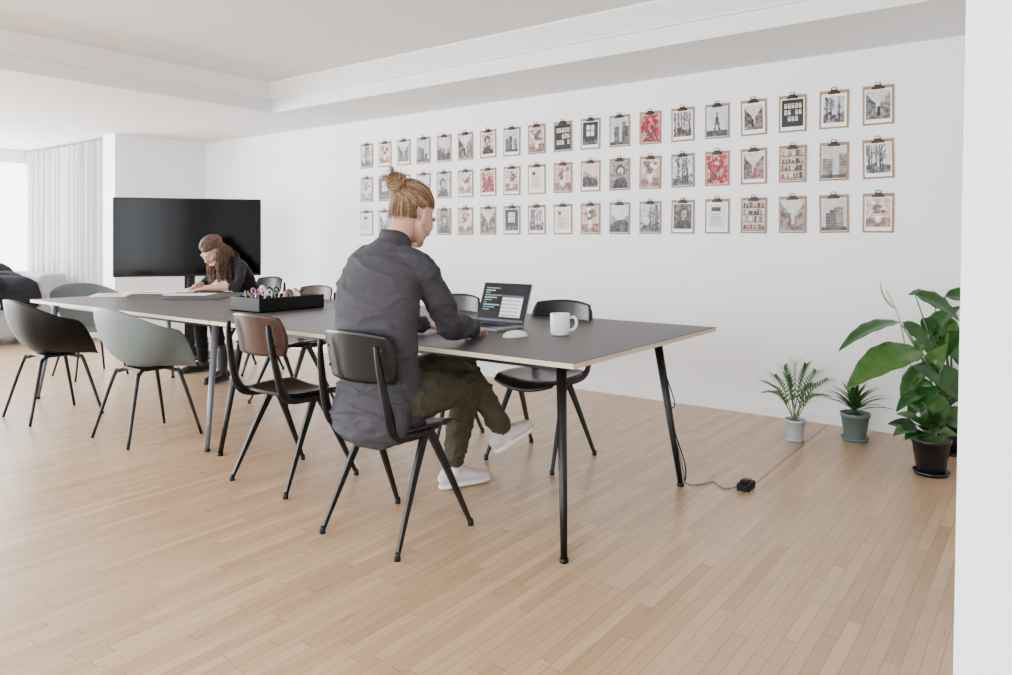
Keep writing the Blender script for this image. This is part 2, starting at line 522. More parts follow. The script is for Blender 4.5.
ply_chair((-2.28, 3.36, 0), math.pi, M_blackwood, M_blackwood)
ply_chair((-3.08, 3.36, 0), math.pi, M_blackwood, M_blackwood)
ply_chair((-4.53, 3.40, 0), math.pi, M_walnut, M_blackwood)
ply_chair((-5.96, 4.0, 0), math.pi, M_blackwood, M_blackwood)
shell_chair((-4.45, 2.28, 0), 0, M_greyplastic)
shell_chair((-5.48, 2.16, 0), 0, M_blackplastic)
shell_chair((-6.85, 3.0, 0), -math.pi/2, M_greyplastic)

# ------------------------------------------------------------ clipboard gallery
class RG:
    def __init__(s, sd): s.r = random.Random(sd); s.seedv = sd*1.37
def gen_img(k, rg, W=24, Hh=34):
    g = rg.r.random; ri = rg.r.randint
    C = lambda *c: np.array(c, float)
    n = np.array([[noise.fractal(V((x*.22, y*.2, rg.seedv)), .8, 2.1, 4) for x in range(W)] for y in range(Hh)])[..., None]
    yy, xx = np.mgrid[0:Hh, 0:W]/np.array([Hh-1, W-1])[:, None, None]
    a = np.zeros((Hh, W, 3))
    t = [C(1, .97, .95), C(.96, .98, 1.02), C(1.02, .93, .91), C(1, 1, 1)][ri(0, 3)]
    def fill(m, c, ns=25): a[m] = (C(*c)*t+n*ns)[m]
    def line(x0, y0, x1, y1, c):
        for q in range(60):
            u = q/59; X = int((x0+(x1-x0)*u)*(W-1)); Y = int((y0+(y1-y0)*u)*(Hh-1))
            if 0 <= X < W and 0 <= Y < Hh: a[Y, X] = c
    full = xx > -1
    if k == 0:      # hills and sky
        fill(full, (205, 208, 212)); fill(yy > .45+.12*np.sin(xx*5+g()*6), (140, 142, 146), 60); fill(yy > .62+.1*np.sin(xx*4+g()*6), (62, 62, 62), 70)
    elif k == 1:    # dark lettered poster
        fill(full, (26, 24, 26), 8)
        for r in (5, 13, 21):
            for c in range(3, W-4, 4):
                if g() < .85:
                    a[r:r+6, c:c+3] = C(205, 200, 192)
                    if g() < .6: a[r+2:r+4, c+1] = C(26, 24, 26)
                    else: a[r+1, c+1:c+3] = C(26, 24, 26)
    elif k == 2:    # city skyline with window grid
        fill(full, (196, 200, 206))
        for j in range(4):
            x0 = g()*.75; w = .18+.25*g(); h = .15+.5*g(); s_ = 40+90*g()
            m = (xx > x0) & (xx < x0+w) & (yy > h); fill(m, (s_, s_, s_*1.02), 40)
            m2 = m & (np.mgrid[0:Hh, 0:W][0] % 3 == 0) & (np.mgrid[0:Hh, 0:W][1] % 2 == 0); fill(m2, (s_+50, s_+48, s_+40), 20)
        fill(yy > .88, (70, 68, 68), 40)
    elif k == 3:    # typographic sheet
        fill(full, (228, 224, 220), 6)
        for r in range(14, Hh-4, 3):
            a[r, 3:int(W*(.5+.4*g()))] = C(120, 116, 114)
        fill((yy > .1) & (yy < .3) & (xx > .15) & (xx < .3+.5*g()), (50, 48, 50), 5)
    elif k == 4:    # red berries / flowers
        fill(full, (190, 150, 146), 50)
        for j in range(44):
            cx_, cy_, r_ = g(), g(), .06+.07*g()
            m = ((xx-cx_)/r_)**2+((yy-cy_)/(r_*.7))**2 < 1; a[m] = C(130+70*g(), 14, 24+20*g())
        for j in range(6): line(g(), 1, g(), g()*.5, C(60, 40, 36))
    elif k == 5:    # portrait, monochrome
        b0 = 80+120*g(); fill(full, (b0, b0, b0), 70)
        fx = .40+.2*g(); fy_ = .36+.08*g()
        fill(((xx-fx)/.46)**2+((yy-1.05)/.46)**2 < 1+n[..., 0]*.6, (34, 34, 38), 60)
        fill(((xx-fx)/.27)**2+((yy-fy_+.04)/.22)**2 < 1+n[..., 0]*.8, (46, 40, 40), 40)
        fill(((xx-fx-.02)/.17)**2+((yy-fy_)/.15)**2 < 1, (176, 158, 150), 90)
        fill((abs(xx-fx) < .08) & (yy > fy_+.12) & (yy < fy_+.26), (140, 124, 118), 50)
    elif k == 6:    # pinkish still life
        fill(full, (206, 180, 176), 50); fill(yy > .68, (140, 108, 102), 70)
        fill(((xx-.5)/.15)**2+((yy-.66)/.2)**2 < 1, (228, 222, 218), 40)
        for j in range(13):
            cx_, cy_ = .5+.65*(g()-.5), .10+.40*g(); line(.5, .55, cx_, cy_, C(70, 78, 60))
            fill(((xx-cx_)/.10)**2+((yy-cy_)/.06)**2 < 1+n[..., 0], [(120, 60, 66), (236, 222, 218), (96, 92, 84)][j % 3], 50)
    elif k == 7:    # street in perspective
        fill(full, (206, 208, 212), 30)
        L_ = 45+60*g(); fill((xx < .42) & (yy > .1+xx*.9) & (yy < .98-xx*.55), (L_, L_, L_), 80)
        fill((xx > .58) & (yy > .1+(1-xx)*.9) & (yy < .98-(1-xx)*.55), (L_+40, L_+34, L_+30), 80)
        fill(yy > .76, (112, 110, 110), 60)
        px_ = .35+.3*g(); fill((abs(xx-px_) < .06) & (yy > .55) & (yy < .88), (24, 24, 28) if g() < .7 else (150, 44, 44), 5)
    elif k == 8:    # lit window in a dark room
        fill(full, (34, 33, 36), 30); fill((abs(xx-.5) < .28) & (yy > .15) & (yy < .62), (214, 212, 206), 60)
        a[:, W//2] = C(30, 30, 32); a[int(Hh*.38), :] = C(30, 30, 32); fill(yy > .8, (84, 74, 66), 50)
    elif k == 9:    # monument
        fill(full, (208, 210, 213), 20); fill((abs(xx-.5) < (yy-.08)*.24), (78, 74, 72), 70); fill((abs(xx-.5) < .02) & (yy < .2), (60, 60, 60), 5)
        fill((abs(xx-.5) < (yy-.55)*.3), (190, 190, 190), 30); fill(yy > .8, (64, 66, 60), 60)
    elif k == 10:   # bare trees
        fill(full, (204, 203, 205), 50); fill(yy > .72+n[..., 0]*.2, (96, 92, 92), 70)
        for j in range(6):
            x0 = .06+.88*g(); line(x0, .9, x0+.1*(g()-.5), .05, C(58, 55, 57))
            if g() < .4: line(x0+.04, .95, x0+.03, .3, C(50, 48, 50))
            for q in range(6): yq = .15+.5*g(); line(x0, yq, x0+.35*(g()-.5), yq-.16, C(112, 108, 110))
    else:           # shelf of coloured things
        fill(full, (196, 180, 164), 30)
        for r in range(0, Hh, 8):
            c = 1
            while c < W-2:
                w = ri(1, 3); h = ri(3, 6); a[r+7-h:r+7, c:c+w] = [C(150, 64, 54), C(66, 84, 98), C(214, 200, 170), C(44, 44, 48), C(120, 110, 100)][ri(0, 4)]; c += w+ri(0, 1)
            a[min(Hh-1, r+7)] = C(80, 56, 42)
    a += (np.array([[g() for _ in range(W)] for _ in range(Hh)])[..., None]-.5)*16
    return np.clip(a*.95, 8, 240)
b = MB()
kinds = [[10,6,7,2,0,7,5,2,6,1,8,2,4,10,9,7,1,10,7],
         [6,8,7,0,5,6,4,6,3,6,0,5,6,10,4,7,11,2,10],
         [3,7,8,2,5,6,7,8,10,3,6,0,10,5,3,11,7,2,6]]
Xs = [-5.58+.26*i for i in range(19)]
tilt = random.Random(3)
for r, zc in enumerate((2.048, 1.710, 1.370)):
    for i, xc in enumerate(Xs):
        ta = math.radians(tilt.uniform(-1.2, 1.2))
        M = Matrix.Translation((xc, YW-.001, zc)) @ Matrix.Rotation(ta, 4, 'Y')
        hw_, hh = .090, .124
        b.box((-hw_, -.004, -hh), (hw_, 0, hh), 0, M, bev=.0012)
        pw, ph = .077, .112
        b.box((-pw, -.0052, -ph), (pw, -.0041, ph-.01), 1, M)
        rg = RG(r*19+i+1)
        kd = kinds[r][i]
        im = gen_img(kd, rg)
        qq = rg.r.random()
        if kd == 3 or qq < .12: iw, z0, z1 = .064, -.085, .085
        elif qq < .5: iw, z0, z1 = .070, -.088, .094
        else: iw, z0, z1 = .0765, -.109, .100
        Hh, W_ = im.shape[:2]
        for yy in range(Hh):
            for xx in range(W_):
                xa = -iw+2*iw*xx/W_; xb = -iw+2*iw*(xx+1)/W_
                za = z1-(z1-z0)*yy/Hh; zb = z1-(z1-z0)*(yy+1)/Hh
                b.poly([M@V((xa, -.0056, za)), M@V((xb, -.0056, za)), M@V((xb, -.0056, zb)), M@V((xa, -.0056, zb))], 2, L3(im[yy, xx]))
        b.box((-.036, -.012, .099), (.036, -.004, .114), 3, M, bev=.002)
        b.box((-.020, -.016, .110), (.020, -.005, .128), 3, M, bev=.003)
        b.tube([M@V((-.016, -.012, .124)), M@V((-.013, -.013, .140)), M@V((.013, -.013, .140)), M@V((.016, -.012, .124))], [.0025]*4, n=6, m=3, sub=2)
b.build('clipboard_gallery', [mat('hardboard_tan', (146, 114, 84), .6, var=.15, scale=40), M_paper,
        mat('photo_print', (200, 200, 200), .35, attr='Col', spec=.3), mat('bronze_clip', (40, 33, 28), .35, metal=.6)], fixn=False)

# ------------------------------------------------------------ laptop, mug, mouse, tray, papers
b = MB()
x0, x1, yh, yf = -2.485, -2.175, 3.05, 2.83
b.box((x0, yf, .752), (x1, yh, .766), 0, bev=.004)
for r in range(5):
    for c in range(13):
        b.box((x0+.025+c*.0203, yh-.035-r*.021-.017, .766), (x0+.025+c*.0203+.017, yh-.035-r*.021, .7672), 1)
b.box((x0+.1, yf+.012, .766), (x1-.1, yf+.075, .7665), 1)
tl = math.radians(-20)
Ms = Matrix.Translation((0, yh, .762)) @ Matrix.Rotation(tl, 4, 'X')
b.box((x0, -.002, 0), (x1, .006, .222), 0, Ms, bev=.002)
b.box((x0+.002, -.003, .002), (x1-.002, -.002, .220), 1, Ms)
NX, NZ = 46, 30
for i in range(NX):
    for k_ in range(NZ):
        u = (i+.5)/NX; v = 1-(k_+.5)/NZ
        c = (14, 18, 30)
        if .04 < u < .56 and .3 < v < .93:
            c = (8, 10, 13)
            if k_ % 2 == 0 and u < .08+.4*((k_*37) % 11)/11: c = [(70, 120, 140), (130, 140, 150), (100, 110, 90)][k_ % 3]
        if .46 < u < .92 and .14 < v < .74:
            c = (190, 194, 194)
            if v > .68: c = (70, 75, 80)
            elif k_ % 3 == 0 and u < .85: c = (120, 145, 130)
        if v < .06: c = (40, 46, 60) if i % 2 else (90, 100, 120)
        xa = x0+.01+(x1-x0-.02)*i/NX; xb = x0+.01+(x1-x0-.02)*(i+1)/NX
        za = .012+.196*(NZ-1-k_)/NZ; zb = .012+.196*(NZ-k_)/NZ
        b.poly([Ms@V((xa, -.0034, za)), Ms@V((xb, -.0034, za)), Ms@V((xb, -.0034, zb)), Ms@V((xa, -.0034, zb))], 2, L3(c))
b.build('laptop', [mat('laptop_aluminium', (140, 142, 146), .35, metal=.6), mat('laptop_black', (6, 6, 7), .3, spec=.3), mat('laptop_screen', (0, 0, 0), .25, attr='Col', emit=.8, spec=.3)], fixn=False)

b = MB(); mc = P(560, 335, 3.48); mc.z = .75
b.lathe([(0, .004), (.036, .004), (.038, .0), (.043, .004), (.0455, .02), (.0465, .06), (.0465, .1), (.045, .103), (.0435, .1), (.0435, .06), (.042, .015), (.03, .009), (0, .009)], mc, 0, 36)
hd = V((.8, .6, 0))
pts = [mc+hd*.044+V((0, 0, .083)), mc+hd*.066+V((0, 0, .084)), mc+hd*.078+V((0, 0, .066)), mc+hd*.074+V((0, 0, .04)), mc+hd*.06+V((0, 0, .026)), mc+hd*.044+V((0, 0, .024))]
b.tube(pts, [(.0045, .007)]*6, n=10, sub=5, side=(-.6, .8, 0))
b.build('coffee_mug', [M_whitecer])
b = MB(); b.ell((0, 0, .004), (.036, .064, .028), 0, n=28, k=14)
b.v = [V((v.x, v.y, max(0, v.z))) for v in b.v]
b.tube([(0, .02, .0305), (0, .035, .0255)], [.004, .004], n=8, m=1, sub=1)
b.build('computer_mouse', [M_white, M_steelgrey], loc=V((-2.01, 2.75, .7505)), rot=-.4)

# stationery tray
b = MB(); tx0, tx1, ty0, ty1, tz = -4.22, -3.92, 2.70, 3.20, .7505
b.box((tx0, ty0, tz), (tx1, ty1, tz+.008), 0)
for lo, hi in (((tx0, ty0, tz), (tx0+.012, ty1, tz+.088)), ((tx1-.012, ty0, tz), (tx1, ty1, tz+.088)),
               ((tx0+.012, ty0, tz), (tx1-.012, ty0+.012, tz+.088)), ((tx0+.012, ty1-.012, tz), (tx1-.012, ty1, tz+.088)),
               ((tx0+.012, 2.94, tz+.008), (tx1-.012, 2.948, tz+.08))): b.box(lo, hi, 0)
sr = random.Random(11)
for i in range(16):
    x = sr.uniform(tx0+.04, tx1-.04); y = sr.uniform(ty0+.04, ty1-.10)
    dx_, dy_ = sr.uniform(-.05, .05), sr.uniform(-.07, .07)
    xe = min(max(x+dx_, tx0+.02), tx1-.02); ye = min(max(y+dy_, ty0+.02), ty1-.02)
    b.tube([(x, y, tz+.012), (xe, ye, tz+.09+sr.uniform(0, .04))], [.005, .005], n=8, m=(1, 0, 3, 4, 0, 5)[i % 6], sub=1)
def ring(c, R, r, m, ax=(0, 0, 1)):
    ax = V(ax).normalized(); a = ax.orthogonal().normalized(); c2 = ax.cross(a)
    pts = [V(c)+a*R*math.cos(t*math.pi/8)+c2*R*math.sin(t*math.pi/8) for t in range(17)]
    b.tube(pts, [r]*17, n=8, m=m, sub=1, cap='flat')
for (y, m1, zz) in ((2.76, 2, .13), (2.83, 1, .115), (2.88, 0, .13)):
    for dy in (-.017, .017):
        ring((-4.03+dy*.5, y+dy*1.1, tz+zz), .017, .0045, m1, (1, .2, .3))
    b.tube([(-4.03, y, tz+zz-.02), (-4.05, y, tz+.02)], [(.004, .012), (.002, .004)], n=6, m=6, sub=1)
ring((-4.1, 2.86, tz+.115), .034, .012, 1, (.6, .5, .3))
ring((-4.1, 2.92, tz+.105), .032, .011, 5, (.6, .5, .3))
ring((-4.0, 2.98, tz+.095), .028, .012, 8, (.9, .3, .1))
ring((-4.05, 3.06, tz+.095), .030, .013, 7, (.5, .3, .9))
ring((-4.1, 3.12, tz+.095), .028, .012, 8, (.3, .8, .6))
b.build('stationery_tray', [M_blackplastic, M_white, mat('pink_plastic', (185, 105, 150), .4), mat('orange_plastic', (190, 110, 60), .4), mat('blue_plastic', (50, 80, 140), .4), mat('green_tape', (90, 150, 112), .4), mat('steel_blade', (180, 182, 185), .25, metal=.9), M_paper, mat('brown_tape', (140, 104, 74), .5)])

def sheet(name, px, py, w, l, rot, m, th=.0015, z=.7508, pic=0):
    d = 735*.45/(py-240); c = P(px, py, d)
    bb = MB(); bb.box((-w/2, -l/2, 0), (w/2, l/2, th), 0)
    if m is M_paper:
        for i in range(9):
            bb.box((-w*.38, l*.38-i*l*.08, th), (w*(.1+.25*((i*7) % 5)/5), l*.38-i*l*.08+.006, th+.0003), 1)
        if pic: bb.box((-w*.1, -l*.42, th), (w*.35, -l*.1, th+.0003), 2)
    return bb.build(name, [m, mat('print_ink', (120, 115, 115), .7), mat('print_orange', (190, 120, 80), .7)], loc=V((c.x, c.y, z)), rot=rot)
a_ = math.atan2(.6, .8)
sheet('printed_sheet', 150, 292.6, .42, .30, a_, M_paper, th=.004, pic=1)
sheet('printed_sheet', 176, 291.4, .42, .30, a_-.2, M_paper, th=.004, z=.756)
sheet('magazine', 112, 295.8, .26, .3, a_+.3, M_paper, th=.012, z=.7508, pic=1)
M_nb = mat('dark_notebook_cover', (26, 26, 32), .5)
sheet('notebook', 196, 299, .42, .24, a_, M_nb, th=.012)
sheet('printed_sheet', 190, 294.5, .36, .22, a_, M_paper, th=.004, z=.7508)

# floor power socket, cables
b = MB(); c = P(746, 489, 882/249.0)
b.box((c.x-.03, c.y-.05, 0), (c.x+.03, c.y+.05, .035), 0, bev=.006)
b.box((c.x-.018, c.y-.035, .035), (c.x+.018, c.y-.005, .05), 0, bev=.004)
b.box((c.x-.018, c.y+.008, .035), (c.x+.018, c.y+.035, .047), 1, bev=.004)
b.build('power_outlet_box', [M_blackplastic, M_steelgrey])
b = MB()
b.tube([(-1.56, 3.27, .70), (-1.525, 3.30, .55), (-1.50, 3.345, .32), (-1.47, 3.35, .2), (-1.455, 3.375, .08), (-1.45, 3.40, .012), (-1.40, 3.44, .005), (-1.36, 3.52, .005), (-1.29, 3.46, .005), (-1.25, 3.49, .006), (c.x-.03, c.y-.02, .02)],
       [.0035]*5+[.003]*6, n=8, m=0, sub=6)
b.tube([(-1.555, 3.262, .70), (-1.48, 3.33, .42), (-1.505, 3.325, .36), (-1.445, 3.37, .12), (-1.452, 3.39, .02)], [.003]*5, n=8, m=1, sub=6)
b.build('power_cable', [M_steelgrey, M_blackplastic])

# ------------------------------------------------------------ people
def frame(fwd, up=(0, 0, 1)):
    f = V(fwd).normalized(); r = f.cross(V(up)).normalized(); u = r.cross(f)
    return Matrix((r, f, u)).transposed()   # columns: right, forward, up
SK, HR, LP, TOP, SLV, PNT, SHO, SOL, EW, EI, SOCK, BRD = range(12)
def head(b, o, R, neck_to, man=True):
    T = lambda p: V(o)+R@V(p)
    s = 1.0 if man else .93
    def E(c, r, m=SK):
        b.ell(T([x*s for x in c]), tuple(x*s for x in r) if isinstance(r, tuple) else (r*s,)*3, m, R)
    def TB(ps, rs, m=SK): b.tube([T([x*s for x in p]) for p in ps], [r*s for r in rs], n=10, m=m, sub=3)
    E((0, -.015, .035), (.076, .098, .082)); E((0, .03, -.02), (.064, .066, .088))
    for q in (-1, 1):
        TB([(q*.055, 0, -.045), (q*.046, .035, -.078), (q*.02, .075, -.094), (0, .08, -.096)], [.02, .018, .017, .017], SK)
        E((q*.04, .062, -.022), .026)
        E((q*.0115, .103, -.034), (.009, .010, .008))
        E((q*.078, -.006, -.012), (.009, .020, .032))
        E((q*.080, .002, -.03), (.009, .010, .013))
        TB([(q*.082, .006, .012), (q*.086, -.008, .02), (q*.087, -.024, .008), (q*.083, -.018, -.022)], [.005, .005, .005, .005])
        TB([(q*.052, .075, .026), (q*.032, .089, .031), (q*.012, .09, .027)], [.008, .010, .008])
        E((q*.031, .083, .003), (.0145, .011, .0105))
    TB([(0, .088, .02), (0, .104, -.012), (0, .114, -.03)], [.009, .010, .0125])
    TB([(-.022, .09, -.057), (-.008, .1, -.053), (.008, .1, -.053), (.022, .09, -.057)], [.005, .0065, .0065, .005], LP)
    TB([(-.02, .09, -.062), (0, .1, -.066), (.02, .09, -.062)], [.005, .0075, .005], LP)
    n0 = T((0, -.03*s, -.05*s))
    b.tube([n0, (n0+V(neck_to))/2, V(neck_to)], [.054*s, .052*s, .060*s], n=14, m=SK, sub=3)
    # hair cap
    E((0, -.031, .048), (.0795, .100, .084), HR)
    E((0, -.052, -.012), (.062, .062, .05), HR)
def hand(b, w, d, pn, thumb, curl=.35, spread=1.0, s=1.0, m=SK):
    w = V(w); d = V(d).normalized(); pn = (V(pn)-d*d.dot(V(pn))).normalized(); sd = d.cross(pn).normalized()*thumb
    b.tube([w-d*.03, w+d*.01, w+d*.045, w+d*.082], [(.025*s, .019*s), (.026*s, .016*s), (.038*s, .015*s), (.036*s, .012*s)], n=14, side=sd, m=m, sub=4)
    for i, (off, ln, r) in enumerate(((.028, .072, .0088), (.0095, .082, .0092), (-.0095, .075, .0088), (-.028, .058, .0078))):
        base = w+d*(.078-.004*abs(i-1))*s+sd*off*s
        dd = (d+sd*off*3.0*spread).normalized()
        ps = [base]; a = curl*.35; p = base.copy()
        for j, q in enumerate((.45, .31, .24)):
            a += curl*(.35+.5*j)
            v = dd*math.cos(a)-pn*math.sin(a)
            p = p+v*ln*q*s; ps.append(p.copy())
        b.tube(ps, [r*s, r*.95*s, r*.88*s, r*.75*s], n=10, m=m, sub=3)
    base = w+d*.02*s+sd*.024*s-pn*.004
    b.tube([base, base+(d*.6+sd*.75-pn*.2)*.034*s, base+(d*.85+sd*.62-pn*.3)*.062*s, base+(d*1.0+sd*.5-pn*.4)*.083*s],
           [.0125*s, .0115*s, .010*s, .0082*s], n=10, m=m, sub=3)
def shoe(b, heel, toe, up, s=1.0):
    heel = V(heel); toe = V(toe); f = (toe-heel).normalized(); L = (toe-heel).length
    sd = f.cross(V(up)).normalized(); u = sd.cross(f)
    pr = [(0.04, .026, .034), (.12, .034, .044), (.3, .036, .046), (.45, .038, .04), (.62, .043, .031), (.82, .043, .024), (.95, .030, .018)]
    b.tube([heel+f*L*t+u*(.014+h) for t, w_, h in pr], [(w_*s, h) for t, w_, h in pr], n=16, side=sd, m=SHO, sub=3)
    pr = [(.0, .022), (.08, .035), (.3, .037), (.5, .041), (.65, .047), (.82, .047), (.95, .035), (1.0, .02)]
    b.tube([heel+f*L*t+u*.012 for t, w_ in pr], [(w_*s, .012) for t, w_ in pr], n=16, side=sd, m=SOL, sub=3)
    for i in range(4):
        c = heel+f*L*(.42+.08*i)+u*(.014+2*(.043-.0055*i)-.002)
        b.tube([c-sd*.02, c+u*.003, c+sd*.02], [.003]*3, n=6, m=SOL, sub=2)
def eyes(b, o, R, s=1.0):
    for q in (-1, 1):
        c = V(o)+R@V((q*.031*s, .0855*s, .0015*s)); b.ell(c, .0102*s, EW, n=12, k=8)
        b.ell(c+R@V((0, -.0005*s, .0035*s)), .0112*s, SK, n=12, k=8)
        b.ell(c+R@V((0, .0085*s, -.004*s)), .0045*s, EI, n=8, k=6)
        b.tube([V(o)+R@V((q*.016*s, .0955*s, .024*s)), V(o)+R@V((q*.032*s, .0985*s, .03*s)), V(o)+R@V((q*.05*s, .086*s, .025*s))], [.0025, .003, .002], n=6, m=HR, sub=3)
        b.tube([V(o)+R@V((q*.018*s, .0945*s, .000*s)), V(o)+R@V((q*.032*s, .098*s, -.003*s)), V(o)+R@V((q*.045*s, .090*s, .0*s))], [.0016]*3, n=6, m=HR, sub=3)

def cloth_fold(amp):
    # soft pulled-cloth creases: stretched noise, ridged
    def cr(q):
        w = noise.noise(q); return math.exp(-(w*7)**2)
    def f(c, m):
        if m in (TOP, SLV):
            k_ = c.x*.8+c.y*.35
            wob = noise.noise(c*6)*.5
            a1 = cr(V((k_*3.2+c.z*2.2, c.y*1.6+wob, c.z*8.5-k_*2.5+wob)))
            a2 = cr(V((k_*4.5-c.z*4+9+wob, c.y*3, c.z*12+k_*4)))
            a3 = cr(V((k_*9+3, c.y*6, c.z*21+wob*2)))
            low = 1.0 if c.z < .75 else (.75 if m == TOP else 1.15)
            return amp*low*(1.0*a1+.8*a2+.35*a3-.6)
        if m == PNT:
            wob = noise.noise(c*8)*.5
            a1 = cr(V((c.x*6+wob, c.y*4, c.z*9+wob))); a2 = cr(V((c.x*11+3, c.y*8+wob, c.z*15)))
            return amp*(1.0*a1+.6*a2-.5)
        return 0
    return f

skin = mat('skin', (198, 152, 132), .5, var=.06, scale=20, sss=.12)
lips = mat('lips', (166, 100, 92), .45)
eyew = mat('eye_white', (225, 220, 215), .2); eyei = mat('iris', (40, 32, 28), .2)
mats_common = lambda hair, top, slv, pnt, sho, sol, brd: [skin, hair, lips, top, slv, pnt, sho, sol, eyew, eyei, mat('sock', (225, 222, 218), .8), brd]

# ---- man
b = MB()
cx = -2.19
tor = [((cx, 2.11, .50), (.182, .135)), ((cx, 2.085, .58), (.187, .14)), ((cx, 2.065, .70), (.182, .125)), ((cx, 2.05, .84), (.196, .122)),
       ((cx, 2.055, .97), (.210, .125)), ((cx, 2.09, 1.07), (.196, .115)), ((cx, 2.12, 1.135), (.150, .085)), ((cx, 2.145, 1.175), (.09, .068))]
b.tube([t[0] for t in tor], [t[1] for t in tor], n=28, side=(1, 0, 0), m=TOP, sub=4)
b.tube([(cx, 2.04, .60), (cx, 2.02, .53), (cx, 2.01, .478)], [(.185, .10), (.2, .105), (.205, .10)], n=24, side=(1, 0, 0), m=TOP, sub=3)
# collar
b.tube([(cx, 2.13, 1.16), (cx, 2.15, 1.195), (cx, 2.16, 1.213)], [(.078, .07), (.068, .064), (.066, .062)], n=20, side=(1, 0, 0), m=TOP, sub=3, cap='flat')
for s in (-1, 1):
    X = lambda dx: cx+s*dx
    b.tube([(X(.06), 2.11, 1.135), (X(.13), 2.11, 1.11), (X(.175), 2.14, 1.07)], [.055, .065, .068], n=16, m=TOP, sub=3)
    el = (X(.145), 2.335, .838) if s > 0 else (X(.29), 2.33, .84)
    wr = (X(.06), 2.60, .787) if s > 0 else (X(.24), 2.60, .79)
    mid = (X(.18), 2.225, .955) if s > 0 else (X(.25), 2.23, .96)
    b.tube([(X(.165), 2.13, 1.08), mid, el], [.068, .061, .054], n=18, m=SLV, sub=5)
    elv, wrv = V(el), V(wr)
    b.tube([elv, elv.lerp(wrv, .5)+V((0, 0, .006)), elv.lerp(wrv, .93)], [.054, .047, .038], n=18, m=SLV, sub=5)
    b.tube([elv.lerp(wrv, .86), elv.lerp(wrv, .96)], [.042, .042], n=18, m=SLV, sub=1, cap='flat')
    dr = (V((-2.225, 2.785, .780))-wrv) if s > 0 else (V((-2.42, 2.78, .782))-wrv)
    b.tube([elv.lerp(wrv, .7), wrv], [.03, .026], n=14, m=SK, sub=1)
    hand(b, wrv+V((0, 0, -.003)), dr, (0, 0, 1), -1 if s > 0 else 1, curl=.42)
# legs
b.tube([(cx+.10, 2.10, .555), (cx+.09, 2.33, .555), (cx+.05, 2.55, .55)], [.098, .086, .068], n=20, m=PNT, sub=5)
b.tube([(cx+.05, 2.55, .55), (cx-.03, 2.62, .38), (cx-.14, 2.69, .15)], [.068, .064, .052], n=20, m=PNT, sub=5, cap='round')
b.tube([(cx-.10, 2.10, .56), (cx-.05, 2.35, .60), (cx+.005, 2.56, .632)], [.098, .086, .066], n=20, m=PNT, sub=5)
b.tube([(cx+.005, 2.56, .632), (cx+.045, 2.67, .48), (cx+.075, 2.775, .32)], [.066, .061, .05], n=20, m=PNT, sub=5)
b.tube([(cx, 2.09, .54), (cx, 2.2, .55)], [(.17, .09), (.12, .08)], n=20, side=(1, 0, 0), m=PNT, sub=1)
b.tube([(cx-.14, 2.69, .18), (cx-.148, 2.695, .08)], [.036, .036], n=14, m=SOCK, sub=1)
b.tube([(cx+.07, 2.765, .34), (cx+.085, 2.80, .25)], [.036, .034], n=14, m=SOCK, sub=1)
shoe(b, (-2.365, 2.635, 0.002), (-2.275, 2.885, 0.002), (0, 0, 1))
shoe(b, (-2.125, 2.765, .19), (-2.05, 2.945, .285), (-.1, -.45, 1))
Rm = frame((-.02, .87, -.49)); om = V((cx+.0, 2.262, 1.305))
head(b, om, Rm, (cx, 2.14, 1.16), True)
man = remeshed(b, .0045, 5, cloth_fold(.0075))
eyes(man, om, Rm)
# hair strands to bun
hc = V((0, -.031, .048)); rad = V((.0815, .102, .0865))
bun_dir = V((0, -.985, .16)).normalized()
def on_skull(d, k=1.0):
    d = d.normalized(); return om+Rm@(hc+V((d.x*rad.x, d.y*rad.y, d.z*rad.z))*k)
hr = random.Random(2)
for i in range(620):
    az = hr.uniform(-math.pi, math.pi)
    fr = (1+math.cos(az))/2
    elv_ = math.radians(-52+68*fr**.8 + hr.uniform(-6, 70 if hr.random() < .55 else 4))
    d0 = V((math.sin(az)*math.cos(elv_), math.cos(az)*math.cos(elv_), math.sin(elv_)))
    ps = []; kk = hr.uniform(1.0, 1.05)
    if d0.dot(bun_dir) < -.93: continue
    jit = V((hr.uniform(-.08, .08), hr.uniform(-.05, .05), hr.uniform(-.06, .06)))
    for t in (0, .25, .5, .75, 1.0):
        d = d0.slerp((bun_dir+jit).normalized(), t*.94)
        ps.append(on_skull(d, kk+(.04*math.sin(t*3.1+i) if hr.random() < .4 else 0)+.04*t*t))
    man.tube(ps, [.0008, .002, .0022, .0022, .0018], n=6, m=HR if i % 3 else BRD, sub=3)
bc = on_skull(bun_dir, 1.0)+(Rm@bun_dir)*.024
for i in range(240):
    x = hr.uniform(-.068, .068); q8 = x*x*9; z0 = hr.uniform(-.088, -.04)+x*x*6
    LPt = lambda p: om+Rm@V(p)
    man.tube([LPt((x, -.104+q8, z0)), LPt((x*.95, -.121+q8, z0+.04)), LPt((x*.75, -.134+q8*.7, .02)), on_skull(bun_dir, 1.05)],
             [.0004, .0016, .0019, .0016], n=5, m=HR if i % 3 else BRD, sub=3)
for i in range(170):
    ax = V((hr.gauss(0, .6), hr.gauss(0, .6), hr.gauss(0, .6)))+(Rm@bun_dir)*1.0
    ax.normalize(); a = ax.orthogonal().normalized(); c2 = ax.cross(a); R0 = hr.uniform(.018, .042); ph = hr.uniform(0, 6.28)
    o2 = bc+ax*hr.uniform(-.016, .018)
    ps = [o2+(a*math.cos(ph+t*.62)+c2*math.sin(ph+t*.62))*R0*(1+.08*math.sin(t+i)) for t in range(10)]
    man.tube(ps, [.001]+[.0022]*8+[.0008], n=6, m=HR if i % 3 else BRD, sub=2)
man.ell(bc, .032, HR)
